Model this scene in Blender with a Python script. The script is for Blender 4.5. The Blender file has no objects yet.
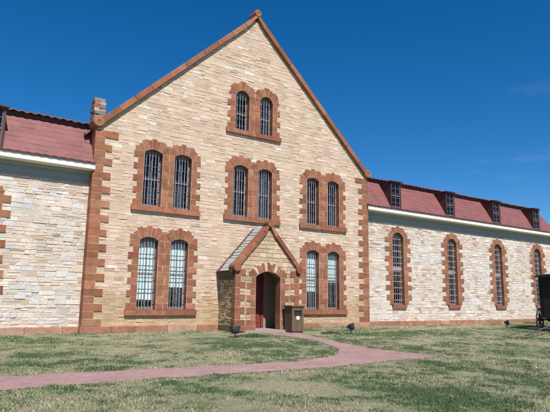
import bpy, math, random
import numpy as np
from mathutils import Matrix, Vector
random.seed(7); rng = np.random.default_rng(7)
S = bpy.context.scene; COL = S.collection
PI = math.pi
# ------------------------------------------------------------------ materials
def mat(name):
    m = bpy.data.materials.new(name); m.use_nodes = True
    nt = m.node_tree; nt.nodes.clear()
    o = nt.nodes.new('ShaderNodeOutputMaterial'); b = nt.nodes.new('ShaderNodeBsdfPrincipled')
    nt.links.new(b.outputs[0], o.inputs[0]); return m, nt, b
def N(nt, t, **k):
    n = nt.nodes.new(t)
    for a, v in k.items():
        if a in n.inputs.keys() if hasattr(n.inputs, 'keys') else False: n.inputs[a].default_value = v
        else: setattr(n, a, v)
    return n
def noise(nt, scale, detail=4, rough=.6, vec=None, stretch=None):
    tc = nt.nodes.new('ShaderNodeTexCoord'); v = tc.outputs['Object']
    if stretch:
        mp = nt.nodes.new('ShaderNodeMapping'); mp.inputs['Scale'].default_value = stretch
        nt.links.new(v, mp.inputs[0]); v = mp.outputs[0]
    n = nt.nodes.new('ShaderNodeTexNoise'); n.inputs['Scale'].default_value = scale
    n.inputs['Detail'].default_value = detail; n.inputs['Roughness'].default_value = rough
    nt.links.new(v, n.inputs['Vector']); return n.outputs['Fac']
def ramp(nt, fac, stops):
    r = nt.nodes.new('ShaderNodeValToRGB'); e = r.color_ramp.elements
    while len(e) < len(stops): e.new(.5)
    for q, (p, c) in zip(e, stops):
        q.position = p; q.color = (c, c, c, 1) if not hasattr(c, '__len__') else (*c, 1)
    nt.links.new(fac, r.inputs[0]); return r.outputs[0]
def mul(nt, a, b, f=1.0, mode='MULTIPLY'):
    m = nt.nodes.new('ShaderNodeMix'); m.data_type = 'RGBA'; m.blend_type = mode
    m.inputs[0].default_value = f; nt.links.new(a, m.inputs[6]); nt.links.new(b, m.inputs[7]); return m.outputs[2]
def bump(nt, bsdf, h, strength, dist):
    b = nt.nodes.new('ShaderNodeBump'); b.inputs['Strength'].default_value = strength; b.inputs['Distance'].default_value = dist
    nt.links.new(h, b.inputs['Height']); nt.links.new(b.outputs[0], bsdf.inputs['Normal'])
def tinted(name, rough=.9, var=.25, scale=6, bs=.5, bd=.01, fine=60, metallic=0, spec=.3):
    """colour comes from the per-stone / per-board 'Tint' attribute, broken up by noise"""
    m, nt, b = mat(name)
    a = nt.nodes.new('ShaderNodeAttribute'); a.attribute_name = 'Tint'
    n1 = noise(nt, scale, 5); n2 = noise(nt, fine, 3, .7)
    c = mul(nt, a.outputs['Color'], ramp(nt, n1, [(.3, 1-var), (.7, 1+var*.35)]))
    c = mul(nt, c, ramp(nt, n2, [(.3, 1-var), (.75, 1+var*.4)]))
    nt.links.new(c, b.inputs['Base Color']); b.inputs['Roughness'].default_value = rough
    b.inputs['Metallic'].default_value = metallic; b.inputs['Specular IOR Level'].default_value = spec
    if bs: bump(nt, b, noise(nt, fine*.5, 6, .7), bs, bd)
    return m
def plain(name, col, rough=.6, var=.2, scale=8, metallic=0, bs=.15, spec=.4, dirt=None):
    m, nt, b = mat(name)
    rgb = nt.nodes.new('ShaderNodeRGB'); rgb.outputs[0].default_value = (*col, 1)
    c = mul(nt, rgb.outputs[0], ramp(nt, noise(nt, scale, 6, .65), [(.3, 1-var), (.7, 1+var*.3)]))
    if dirt:
        d = nt.nodes.new('ShaderNodeRGB'); d.outputs[0].default_value = (*dirt, 1)
        mx = nt.nodes.new('ShaderNodeMix'); mx.data_type = 'RGBA'
        nt.links.new(ramp(nt, noise(nt, scale*.37, 6, .7), [(.5, 0.), (.72, .8)]), mx.inputs[0])
        nt.links.new(c, mx.inputs[6]); nt.links.new(d.outputs[0], mx.inputs[7]); c = mx.outputs[2]
    nt.links.new(c, b.inputs['Base Color']); b.inputs['Roughness'].default_value = rough
    b.inputs['Metallic'].default_value = metallic; b.inputs['Specular IOR Level'].default_value = spec
    if bs: bump(nt, b, noise(nt, scale*5, 5, .6), bs, .004)
    return m
M = {}
M['stone'] = tinted('sandstone', bs=1.0, bd=.02, var=.17, scale=1.6, fine=26)
M['red'] = tinted('red_sandstone', bs=.9, bd=.016, var=.30, scale=3, fine=22)
M['roof'] = plain('red_roof_metal', (.225, .082, .08), rough=.6, var=.14, scale=3, spec=.35, dirt=(.18, .09, .09))
M['rooftile'] = tinted('pressed_metal_roof', rough=.6, var=.16, scale=1.5, fine=18, bs=.3, bd=.006)
M['roof_dark'] = plain('red_roof_trim', (.075, .026, .028), rough=.6, var=.2, scale=5)
M['cream'] = plain('cream_paint', (.84, .79, .68), rough=.6, var=.08, scale=4)
M['frieze'] = plain('grey_paint', (.27, .29, .28), rough=.7, var=.12, scale=3)
M['frame'] = plain('lilac_grey_paint', (.22, .17, .185), rough=.6, var=.15, scale=20)
M['bars'] = plain('worn_white_iron', (.44, .41, .43), rough=.6, var=.5, scale=7, dirt=(.15, .10, .08))
M['iron'] = plain('dark_iron', (.05, .045, .05), rough=.6, var=.4, scale=9)
M['curtain'] = plain('faded_curtain', (.42, .44, .50), rough=.9, var=.35, scale=5)
M['sash'] = plain('dull_sash_paint', (.17, .12, .13), rough=.7, var=.3, scale=12)
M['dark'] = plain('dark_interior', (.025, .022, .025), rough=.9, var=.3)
M['blind'] = plain('pale_blind', (.56, .74, .76), rough=.8, var=.12, scale=3)
M['door'] = plain('dark_red_door', (.20, .04, .03), rough=.6, var=.25, scale=6)
M['lamp'] = plain('black_cast_housing', (.03, .032, .04), rough=.5, var=.3, scale=30)
M['lens'] = plain('lamp_glass', (.10, .11, .13), rough=.15, var=.1)
M['wagon'] = plain('black_wagon_paint', (.012, .012, .013), rough=.55, var=.4, scale=6, spec=.25)
M['wood_old'] = plain('weathered_grey_wood', (.07, .062, .06), rough=.85, var=.4, scale=14)
M['eave_shade'] = plain('eave_shade_brown', (.085, .062, .04), rough=.8, var=.35, scale=9)  # dark brown standing in for the shade under the porch eaves
M['binwood'] = tinted('brown_bin_slats', var=.3, scale=9, fine=45, bs=.3, bd=.004, rough=.75)
M['label'] = plain('white_sticker', (.75, .75, .75), var=.03)
M['zinc'] = plain('bleached_roof_sheet', (.50, .52, .52), rough=.6, var=.35, scale=7)
M['slab'] = plain('worn_concrete', (.33, .26, .25), rough=.9, var=.2)
M['plaster'] = plain('grey_brown_plaster', (.30, .23, .17), rough=.9, var=.15, scale=3)
def glass_mat():
    m, nt, b = mat('window_glass'); out = [n for n in nt.nodes if n.type == 'OUTPUT_MATERIAL'][0]
    nt.nodes.remove(b)
    t = nt.nodes.new('ShaderNodeBsdfTransparent'); t.inputs[0].default_value = (.93, .95, .96, 1)
    g = nt.nodes.new('ShaderNodeBsdfGlossy'); g.inputs['Roughness'].default_value = .04
    fr = nt.nodes.new('ShaderNodeFresnel'); fr.inputs[0].default_value = 1.55
    bp = nt.nodes.new('ShaderNodeBump'); bp.inputs['Strength'].default_value = .08; bp.inputs['Distance'].default_value = .02
    nt.links.new(noise(nt, 2.2, 2), bp.inputs['Height']); nt.links.new(bp.outputs[0], g.inputs['Normal']); nt.links.new(bp.outputs[0], fr.inputs['Normal'])
    mx = nt.nodes.new('ShaderNodeMixShader'); nt.links.new(fr.outputs[0], mx.inputs[0])
    nt.links.new(t.outputs[0], mx.inputs[1]); nt.links.new(g.outputs[0], mx.inputs[2]); nt.links.new(mx.outputs[0], out.inputs[0])
    return m
M['glass'] = glass_mat()
# procedural masonry for faces that are only seen from the side
def side_stone():
    m, nt, b = mat('side_masonry')
    tc = nt.nodes.new('ShaderNodeTexCoord'); sx = nt.nodes.new('ShaderNodeSeparateXYZ'); nt.links.new(tc.outputs['Object'], sx.inputs[0])
    ad = nt.nodes.new('ShaderNodeMath'); nt.links.new(sx.outputs[0], ad.inputs[0]); nt.links.new(sx.outputs[1], ad.inputs[1])
    cb = nt.nodes.new('ShaderNodeCombineXYZ'); nt.links.new(ad.outputs[0], cb.inputs[0]); nt.links.new(sx.outputs[2], cb.inputs[1])
    br = nt.nodes.new('ShaderNodeTexBrick'); nt.links.new(cb.outputs[0], br.inputs['Vector'])
    for k, v in dict(Scale=1, **{'Mortar Size': .008, 'Mortar Smooth': .3, 'Brick Width': .42, 'Row Height': .19}).items(): br.inputs[k].default_value = v
    br.inputs['Color1'].default_value = (.46, .36, .26, 1); br.inputs['Color2'].default_value = (.38, .27, .20, 1); br.inputs['Mortar'].default_value = (.30, .24, .18, 1)
    c = mul(nt, br.outputs['Color'], ramp(nt, noise(nt, 5, 6), [(.3, .65), (.7, 1.1)]))
    nt.links.new(c, b.inputs['Base Color']); b.inputs['Roughness'].default_value = .9
    bump(nt, b, br.outputs['Fac'], -.6, .02); return m
M['side'] = side_stone()

# ------------------------------------------------------------------ mesh builder
class MB:
    def __init__(s): s.v = []; s.f = []; s.t = []
    def add(s, vs, fs, tint=(.5, .5, .5)):
        o = len(s.v); s.v += [tuple(map(float, v)) for v in vs]; s.t += [tint]*len(vs); s.f += [tuple(i+o for i in f) for f in fs]
    def box(s, x0, x1, y0, y1, z0, z1, tint=(.5, .5, .5)):
        s.add([(x0,y0,z0),(x1,y0,z0),(x1,y1,z0),(x0,y1,z0),(x0,y0,z1),(x1,y0,z1),(x1,y1,z1),(x0,y1,z1)],
              [(0,3,2,1),(4,5,6,7),(0,1,5,4),(1,2,6,5),(2,3,7,6),(3,0,4,7)], tint)
    def prism(s, poly, y0, y1, tint=(.5, .5, .5), bev=0.0, back=False):
        """poly: (x,z) counter-clockwise seen from -y; front at y0, runs back to y1"""
        n = len(poly); cx = sum(p[0] for p in poly)/n; cz = sum(p[1] for p in poly)/n
        vs = []; fs = []
        if bev:
            for x, z in poly:
                dx, dz = cx-x, cz-z; L = math.hypot(dx, dz) or 1; k = min(bev*1.4, L*.4)
                vs.append((x+dx/L*k, y0, z+dz/L*k))
            vs += [(x, y0+bev*.8, z) for x, z in poly]; vs += [(x, y1, z) for x, z in poly]
            fs.append(tuple(range(n)))
            for r in (0, 1):
                for i in range(n): j = (i+1) % n; fs.append((r*n+i, (r+1)*n+i, (r+1)*n+j, r*n+j))
            if back: fs.append(tuple(range(3*n-1, 2*n-1, -1)))
        else:
            vs = [(x, y0, z) for x, z in poly]+[(x, y1, z) for x, z in poly]
            fs.append(tuple(range(n)))
            for i in range(n): j = (i+1) % n; fs.append((i, n+i, n+j, j))
            if back: fs.append(tuple(range(2*n-1, n-1, -1)))
        s.add(vs, fs, tint)
    def tube(s, a, b, r, n=8, r2=None, tint=(.5, .5, .5), cap=True):
        a = Vector(a); b = Vector(b); d = (b-a).normalized(); u = d.orthogonal().normalized(); w = d.cross(u); r2 = r if r2 is None else r2
        vs = [a+(u*math.cos(2*PI*i/n)+w*math.sin(2*PI*i/n))*r for i in range(n)]+[b+(u*math.cos(2*PI*i/n)+w*math.sin(2*PI*i/n))*r2 for i in range(n)]
        fs = [(i, (i+1) % n, n+(i+1) % n, n+i) for i in range(n)]
        if cap: fs += [tuple(range(n-1, -1, -1)), tuple(range(n, 2*n))]
        s.add(vs, fs, tint)
    def build(s, name, m, parent=None, smooth=False):
        me = bpy.data.meshes.new(name); me.from_pydata(s.v, [], s.f)
        a = me.color_attributes.new('Tint', 'FLOAT_COLOR', 'POINT')
        arr = np.ones((len(s.v), 4), np.float32); arr[:, :3] = np.array(s.t, np.float32); a.data.foreach_set('color', arr.ravel())
        me.materials.append(m); me.update()
        if smooth: me.shade_smooth()
        o = bpy.data.objects.new(name, me); COL.objects.link(o); o.parent = parent
        return o
def empty(name, loc=(0, 0, 0), rz=0, parent=None):
    o = bpy.data.objects.new(name, None); COL.objects.link(o); o.location = loc; o.rotation_euler = (0, 0, rz); o.parent = parent
    o.empty_display_size = .3; return o
def tag(o, label=None, cat=None, group=None, kind=None):
    for k, v in (('label', label), ('category', cat), ('group', group), ('kind', kind)):
        if v: o[k] = v
    return o
def jit(c, a=.1, b=.04):
    k = 1+random.uniform(-a, a); return tuple(max(0, min(.9, x*k*(1+random.uniform(-b, b)))) for x in c)

# ------------------------------------------------------------------ dimensions (metres, from the camera solve)
W, APEX, HE = 12.76, 13.05, 6.98
SL = (APEX-HE)/(W/2)                       # gable slope
D = .31                                    # wings set back this far
XC = (2.69, W/2, W-2.69)                   # the three bays
WX = [15.13+4.217*i for i in range(4)]; WXL = [W-x-.93 for x in WX]
XR, XL = 29.45, -18.2                      # ends of the wings
FZ = 4.99                                  # bottom of the frieze
REDC = [(.345, .14, .075), (.37, .16, .09), (.30, .115, .062), (.36, .165, .10), (.33, .13, .075), (.35, .14, .068)]
MORT = (.66, .58, .48)
def red(): return jit(random.choice(REDC), .17, .06)
# ------------------------------------------------------------------ stone laying
def pal_main(x, z):
    t = random.random()
    low = max(0, min(1, (1.25+.25*math.sin(x*1.3)+.2*math.sin(x*3.1+1)-z)/.25+random.uniform(-.6, .6)))
    if low > .5: return jit(random.choice([(.51, .345, .20), (.53, .365, .22), (.49, .33, .19), (.54, .39, .25)]), .05, .02)
    up = [(.62, .475, .35), (.64, .495, .375), (.60, .455, .335), (.65, .51, .395), (.64, .465, .36), (.60, .465, .335), (.63, .48, .365)]
    if t < .02: return jit((.50, .35, .24), .08)
    if t < .06: return jit((.70, .62, .53), .04)
    return jit(random.choice(up), .045, .015)
def pal_wing(x, z):
    t = random.random(); cl = math.sin(x*.9+1.7*math.sin(z*1.1))+math.sin(z*2.3+x*.35)
    if t < .36+.14*cl: return jit((.68, .61, .53), .05, .015)
    if t < .50+.17*cl: return jit((.64, .61, .60), .05, .01)
    if t < .75: return jit((.66, .56, .46), .05, .02)
    if t < .92: return jit((.64, .51, .42), .05, .02)
    if t < .975: return jit((.55, .42, .30), .08, .03)
    return jit((.50, .33, .24), .1, .03)
def merge_sub(iv, cuts):
    out = [iv]
    for a, b in cuts:
        nx = []
        for p, q in out:
            if b <= p or a >= q: nx.append((p, q)); continue
            if a > p: nx.append((p, a))
            if b < q: nx.append((b, q))
        out = nx
    return out
def lay(mb, y, z0, z1, xl, xr, openings, ch, ln, pal, proud, gap, jitter, mort, mortdepth=.014):
    """real coursed stones in front of a bed of mortar; xl, xr give the wall's limits at height z"""
    zs = [z0]
    while zs[-1] < z1-ch[0]*.8: zs.append(zs[-1]+random.uniform(*ch))
    zs[-1] = z1
    # mortar bed
    zb = sorted(set(zs+[o[2] for o in openings if z0 < o[2] < z1]+[o[3] for o in openings if z0 < o[3] < z1]))
    for a, b in zip(zb[:-1], zb[1:]):
        m = (a+b)/2
        for p, q in merge_sub((-1e3, 1e3), [(o[0], o[1]) for o in openings if o[2] < m < o[3]]):
            pa, pb = max(p, xl(a)), max(p, xl(b)); qa, qb = min(q, xr(a)), min(q, xr(b))
            if qa-pa > .001: mb.add([(pa, y+mortdepth, a), (qa, y+mortdepth, a), (max(qb, pb), y+mortdepth, b), (pb, y+mortdepth, b)], [(0, 1, 2, 3)], mort)
    for a, b in zip(zs[:-1], zs[1:]):
        m = (a+b)/2; h = b-a
        for p, q in merge_sub((min(xl(a), xl(b))-.5, max(xr(a), xr(b))+.5), [(o[0], o[1]) for o in openings if o[2]-.1 < m < o[3]+.12]):
            x = p-random.uniform(0, .3)
            while x < q:
                L = random.uniform(*ln)*(1.25 if h > (ch[0]+ch[1])/2 else .9); x2 = x+L
                if q-x2 < ln[0]*.6: x2 = q
                s, e = max(x, p), min(x2, q)
                parts = [(a, b)]
                if jitter > .006 and h > ch[0]*1.3 and random.random() < .3:
                    k = random.uniform(.35, .65); parts = [(a, a+h*k), (a+h*k, b)]
                for c, d in parts:
                    l0, l1 = max(s, xl(c)), max(s, xl(d)); r0, r1 = min(e, xr(c)), min(e, xr(d))
                    if r0-l0 < .03: continue
                    if r1 < l1: r1 = l1 = (l1+r1)/2
                    g = gap; J = lambda: random.uniform(-jitter, jitter)
                    x1t = max(l1+g, min(r1-g, r1)); 
                    po = [(l0+g+J()*.7, c+g+J()), (r0-g+J()*.7, c+g+J()), (r1-g+J()*.7, d-g+J()), (l1+g+J()*.7, d-g+J())]
                    if po[2][0] < po[3][0]: po[2] = ((po[2][0]+po[3][0])/2, po[2][1]); po[3] = po[2]
                    pr = random.uniform(*proud) if random.random() < .16 else random.uniform(proud[0], proud[0]+.4*(proud[1]-proud[0])); tl = random.uniform(-.006, .006)
                    t = pal((l0+r0)/2, (c+d)/2)
                    n = 4; cx = sum(u[0] for u in po)/4; cz = sum(u[1] for u in po)/4; bev = .011
                    vs = []
                    for u, v in po:
                        dx, dz = cx-u, cz-v; Ln = math.hypot(dx, dz) or 1; k = min(bev*1.5, Ln*.4)
                        vs.append((u+dx/Ln*k, y-pr+(tl if v > cz else -tl), v+dz/Ln*k))
                    vs += [(u, y-pr*.35+.004, v) for u, v in po]+[(u, y+mortdepth+.004, v) for u, v in po]
                    fs = [(0, 1, 2, 3)]+[(r*4+i, (r+1)*4+i, (r+1)*4+(i+1) % 4, r*4+(i+1) % 4) for r in (0, 1) for i in range(4)]
                    mb.add(vs, fs, t)
                x = x2
# ------------------------------------------------------------------ dressed red surrounds
def block(mb, poly, y0, y1, t=None):
    n = len(poly); cx = sum(p[0] for p in poly)/n; cz = sum(p[1] for p in poly)/n
    yj = random.uniform(-.004, .004)
    def grow(d):
        out = []
        for x, z in poly:
            dx, dz = x-cx, z-cz; L = math.hypot(dx, dz); out.append((x+dx/L*d, z+dz/L*d))
        return out
    t = t or red(); ym = y0+.007+yj*.5+random.uniform(0, .0015)
    mb.prism(grow(.001), ym, ym+.02, jit(MORT, .05))
    mb.prism(grow(-.011), y0+yj, ym+.01, t, .004)
    mb.prism(grow(0), ym+.02, y1, t)
def ring(mb, cx, a, zs, rise, y0, y1, t_long, t_short, n, limL=9, limR=9, cream=None):
    R = (a*a+rise*rise)/(2*rise); cz = zs+rise-R; th = math.asin(min(1, a/R))
    if rise > a: th = PI-th
    for i in range(n):
        u0 = -th+2*th*i/n; u1 = -th+2*th*(i+1)/n
        t = t_long if i % 2 == (n//2) % 2 else t_short
        P = []
        for u, r in ((u0, R), (u1, R), (u1, R+t), (u0, R+t)):
            x = cx+r*math.sin(u); z = cz+r*math.cos(u); x = max(cx-limL, min(cx+limR, x)); P.append((x, z))
        m = (u0+u1)/2; P.insert(1, (cx+R*math.sin(m), cz+R*math.cos(m)))
        block(mb, P[::1], y0, y1, jit(cream, .06) if cream and i % 4 == 1 else None)
def side_blocks(mb, xin, sgn, z0, z1, h, y0, y1, short, long_, first=True, vary=.02):
    n = max(1, round((z1-z0)/h)); h = (z1-z0)/n
    for i in range(n):
        w = (long_ if (i % 2 == 0) == first else short)+random.uniform(-vary, vary)
        a, b = sorted((xin, xin+sgn*w)); block(mb, [(a, z0+i*h), (b, z0+i*h), (b, z0+(i+1)*h), (a, z0+(i+1)*h)], y0, y1)
Y0, YB = -.034, .30
def window(parent, cx, w, z0, zs, rise, y, blind=None, transom=None, nv=5, nh=5, label=None, curtain=None):
    """sash frame with glass and iron bars standing in front of it"""
    a = w/2; top = zs+rise; mb = MB(); yf = y+.205
    mb.box(cx-a-.02, cx-a+.055, yf, yf+.05, z0, top+.05); mb.box(cx+a-.055, cx+a+.02, yf, yf+.05, z0, top+.05)
    mb.box(cx-a+.055, cx+a-.055, yf, yf+.05, z0, z0+.09); mid = z0+(zs-z0)*.52
    mb.box(cx-a+.055, cx+a-.055, yf-.006, yf+.05, mid-.03, mid+.03)
    if rise > .2: mb.box(cx-a+.055, cx+a-.055, yf, yf+.05, zs+.02, top+.05)
    else: mb.box(cx-a+.055, cx+a-.055, yf, yf+.05, zs-.03, top+.05)
    mb.box(cx-.014, cx+.014, yf+.01, yf+.04, z0+.09, mid-.03); mb.box(cx-.014, cx+.014, yf+.01, yf+.04, mid+.03, zs-.03 if rise <= .2 else zs+.02)
    fr = mb.build('window', M['frame'], parent)
    if label: fr['label'] = label
    g = MB(); g.add([(cx-a+.03, yf+.028, z0+.04), (cx+a-.03, yf+.028, z0+.04), (cx+a-.03, yf+.028, top), (cx-a+.03, yf+.028, top)], [(0, 1, 2, 3)])
    g.build('pane', M['glass'], fr)
    b = MB(); yb = y+.10; R = (a*a+rise*rise)/(2*rise); cz = zs+rise-R
    for i in range(nv):
        x = cx-a+w*(i+1)/(nv+1)+random.uniform(-.006, .006); zt = cz+math.sqrt(max(0, R*R-(x-cx)**2))
        b.box(x-.0085, x+.0085, yb-.0085, yb+.0085, z0-.02, zt+.02)
    b.build('bars', M['bars'], fr)
    b = MB()
    for i in range(nh):
        z = z0+(zs-z0)*(i+.7)/(nh-.1); b.box(cx-a-.03, cx+a+.03, yb+.010, yb+.024, z-.014, z+.014)
    b.build('crossbars', M['bars'] if transom else M['iron'], fr)
    if transom:
        t = MB(); t.box(cx-a+.002, cx+a-.002, yf-.03, yf-.008, transom-.13, transom+.13); t.build('transom_panel', M['bars'], fr)
    if curtain:
        t = MB(); vs = []; n = 8; xa_, xb_, zt2 = curtain
        for i in range(n+1):
            x = cx-a+.03+(w-.06)*(xa_+(xb_-xa_)*i/n); vs += [(x, yf+.06+.012*(i % 2), z0+.05), (x, yf+.06+.012*(i % 2), z0+(top-z0)*zt2)]
        t.add(vs, [(2*i, 2*i+2, 2*i+3, 2*i+1) for i in range(n)]); t.build('curtain', M['curtain'], fr)
    if blind:
        t = MB(); zb = z0+blind*(top-z0)
        n = 14; vs = []; fs = []
        for i in range(n+1):
            x = cx-a+.04+(w-.08)*i/n; yy = yf+.018+.004*math.sin(i*1.9)
            vs += [(x, yy, zb+random.uniform(-.01, .01)), (x, yy, top-.06)]
        for i in range(n): fs.append((2*i, 2*i+2, 2*i+3, 2*i+1))
        t.add(vs, fs); t.build('blind', M['blind'], fr)
    return fr
def surround_pair(parent, xc, pg, w, z0, zs, rise, hw, nvs):
    mb = MB(); a = w/2; h = .222
    for s in (-1, 1):
        c = xc+s*pg
        ring(mb, c, a, zs, rise, Y0, YB, .41, .35, nvs, limL=(9 if s < 0 else pg-.004), limR=(pg-.004 if s < 0 else 9))
        side_blocks(mb, c+s*a, s, z0, zs, h, Y0, YB, .235, .385)
        R = (a*a+rise*rise)/(2*rise)
        if rise < .2:      # shoulder beside the springing
            block(mb, [(c+s*(a+.02), zs), (c+s*(a+.36), zs), (c+s*(a+.36), zs+.2), (c+s*(a+.19), zs+.2)][::s if s > 0 else -1] if s > 0 else [(c-(a+.36), zs), (c-(a+.02), zs), (c-(a+.19), zs+.2), (c-(a+.36), zs+.2)], Y0+.006, YB)
        else:
            x0 = a+.03
            P = [(x0, zs-.0), (x0+.30, zs), (x0+.30, zs+.19), (x0+.10, zs+.19)]
            if s > 0: block(mb, [(c+u, z) for u, z in P], Y0+.009, YB)
            else: block(mb, [(c-u, z) for u, z in P][::-1], Y0+.009, YB)
    pw = pg-a; n = round((zs-z0)/h)
    hh = (zs-z0)/n
    for i in range(n):
        if i % 2: block(mb, [(xc-pw, z0+i*hh), (xc+pw, z0+i*hh), (xc+pw, z0+(i+1)*hh), (xc-pw, z0+(i+1)*hh)], Y0, YB)
        else:
            k = random.uniform(-.06, .06)
            block(mb, [(xc-pw, z0+i*hh), (xc+k, z0+i*hh), (xc+k, z0+(i+1)*hh), (xc-pw, z0+(i+1)*hh)], Y0, YB)
            block(mb, [(xc+k, z0+i*hh), (xc+pw, z0+i*hh), (xc+pw, z0+(i+1)*hh), (xc+k, z0+(i+1)*hh)], Y0, YB)
    # wedge between the two arches
    zt = zs+min(rise+.22, .36)
    tw = pg*.5; block(mb, [(xc-pw, zs+.003), (xc+pw, zs+.003), (xc+tw, zs+.30), (xc-tw, zs+.30)], Y0+.02, YB-.01)
    block(mb, [(xc-pw*.12, zs+.005), (xc+pw*.12, zs+.005), (xc+pw*.75, zt), (xc-pw*.75, zt)], Y0+.014, YB)
    o = mb.build('window_surround', M['red'], parent)
    sl = MB(); m = xc+random.uniform(-.2, .2)
    for p, q in ((xc-hw, m-.004), (m+.004, xc+hw)):
        sl.prism([(p, z0-.2), (q, z0-.2), (q, z0-.01), (p, z0-.01)], -.10, .20, red(), .012)
    sl.build('sill', M['red'], o)
    return o

# ================================================================== THE BUILDING (one thing)
B = tag(empty('stone_building', (W/2, 0, 0)), 'long cream sandstone building with red stone trim, tall gabled centre and red-roofed wings', 'building')
B.location = (0, 0, 0)
# openings -----------------------------------------------------------------
pairs = []   # (xc, pg, w, z0, zs, rise, nvs, blinds)
Z1, Z2, Z3 = .76, 4.39, 7.95
for i, xc in enumerate(XC):
    if i != 1: pairs.append((xc, .585, .70, Z1, 3.16, .13, 7, (.13, .31) if i == 0 else (.3, .46), 1))
    pairs.append((xc, .585, .70, Z2, 6.35, .13, 7, None, 2))
pairs.append((W/2, .585, .66, Z3, 9.37, .27, 7, None, 3))
ops = []; opm = []
for xc, pg, w, z0, zs, rise, nvs, bl, fl in pairs:
    x0, x1 = xc-pg-w/2, xc+pg+w/2
    ops.append((x0-.13, x1+.13, z0-.1, zs+rise+.08))
pd_x0, pd_x1 = 4.97, 7.83      # porch
lay_ops = ops+[(5.26, 7.53, -.1, 2.3)]
xl = lambda z: 0.0+max(0, (z-HE)/SL); xr = lambda z: W-max(0, (z-HE)/SL)
mb = MB()
lay(mb, 0, .2, APEX-.12, lambda z: xl(z)+.02, lambda z: xr(z)-.02, lay_ops, (.10, .19), (.15, .40), pal_main, (.000, .019), .0045, .007, (.61, .48, .35), .005)
gw = mb.build('gable_wall', M['stone'], B)
# shell of the centre block (sides, back) and its roof
mb = MB(); BD = 14.0
mb.add([(0, .02, 0), (0, BD, 0), (0, BD, HE), (0, .02, HE)], [(0, 1, 2, 3)][::1])
mb.add([(W, .02, 0), (W, BD, 0), (W, BD, HE), (W, .02, HE)], [(3, 2, 1, 0)])
mb.add([(0, BD, 0), (W, BD, 0), (W, BD, HE), (W/2, BD, APEX), (0, BD, HE)], [(4, 3, 2, 1, 0)])
mb.build('side_wall', M['side'], B)
mb = MB()
for s in (0, 1):
    f = (lambda x: x) if s == 0 else (lambda x: W-x)
    o0 = -.28; z0 = HE+o0*SL+.05
    vs = [(f(o0), .30, z0), (f(o0), BD+.3, z0), (W/2, BD+.3, APEX+.05), (W/2, .30, APEX+.05)]
    vs += [(x, y, z-.09) for x, y, z in vs]
    mb.add(vs, [(0, 1, 2, 3), (7, 6, 5, 4), (0, 4, 5, 1), (0, 3, 7, 4), (1, 5, 6, 2)])
mb.build('main_roof', M['roof'], B)
mb = MB()      # dark rooms behind the windows: floors keep one storey from lighting the next
mb.box(.3, W-.3, 1.2, 1.3, .1, 6.9)
mb.box(4.3, W-4.3, 1.2, 1.3, 6.9, 10.2)
for z in (3.75, 7.4): mb.box(.3 if z < 7 else 4.3, W-.3 if z < 7 else W-4.3, .32, 1.2, z, z+.1)
mb.build('interior_wall', M['dark'], B)
# window surrounds and windows
CUR = {(3, 2, 0): (.35, .8, .35), (3, 2, 1): (.0, .75, .45), (6, 2, 1): (.3, 1, .9), (10, 2, 0): (.0, .4, .95), (6, 3, 1): (.5, 1, .8), (10, 2, 1): (.6, 1, .5), (3, 1, 1): (.6, 1, .3), (10, 1, 0): (.55, 1, .4)}
for xc, pg, w, z0, zs, rise, nvs, bl, fl in pairs:
    surround_pair(B, xc, pg, w, z0, zs, rise, 1.335, nvs)
    for k, s in enumerate((-1, 1)):
        window(B, xc+s*pg, w, z0, zs, rise, 0, blind=bl[k] if bl else None, curtain=(CUR[(round(xc), fl, k)] if (round(xc), fl, k) in CUR else None), nv=5 if fl < 3 else 4, nh=6 if fl == 1 else 5,
               label='barred window with a pale blue-white blind drawn down inside' if bl else None)
# corner quoins
for side in (0, 1):
    mb = MB(); n = 27; z = .21; h = (HE-.12-z)/n
    for i in range(n):
        L = (.60 if i % 2 == 0 else .33)+random.uniform(-.03, .03)
        a, b = (-.03, L) if side == 0 else (W-L, W+.03)
        if i == n-1: a, b = (-.03, .78) if side == 0 else (W-.78, W+.03)
        y0 = -.04+random.uniform(-.004, .004)
        mb.box(a+.004, b-.001, y0+.007, .56, z+.0, z+h-.0005, jit(MORT, .05))
        t = red(); aa, bb = a+.0, b-.0
        mb.prism([(aa-.004, z+.008), (bb-.01, z+.008), (bb-.01, z+h-.008), (aa-.004, z+h-.008)] if side == 0 else [(aa+.01, z+.008), (bb+.004, z+.008), (bb+.004, z+h-.008), (aa+.01, z+h-.008)], y0, .55, t, .004)
        z += h
    mb.build('corner_quoins', M['red'], B)
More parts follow.
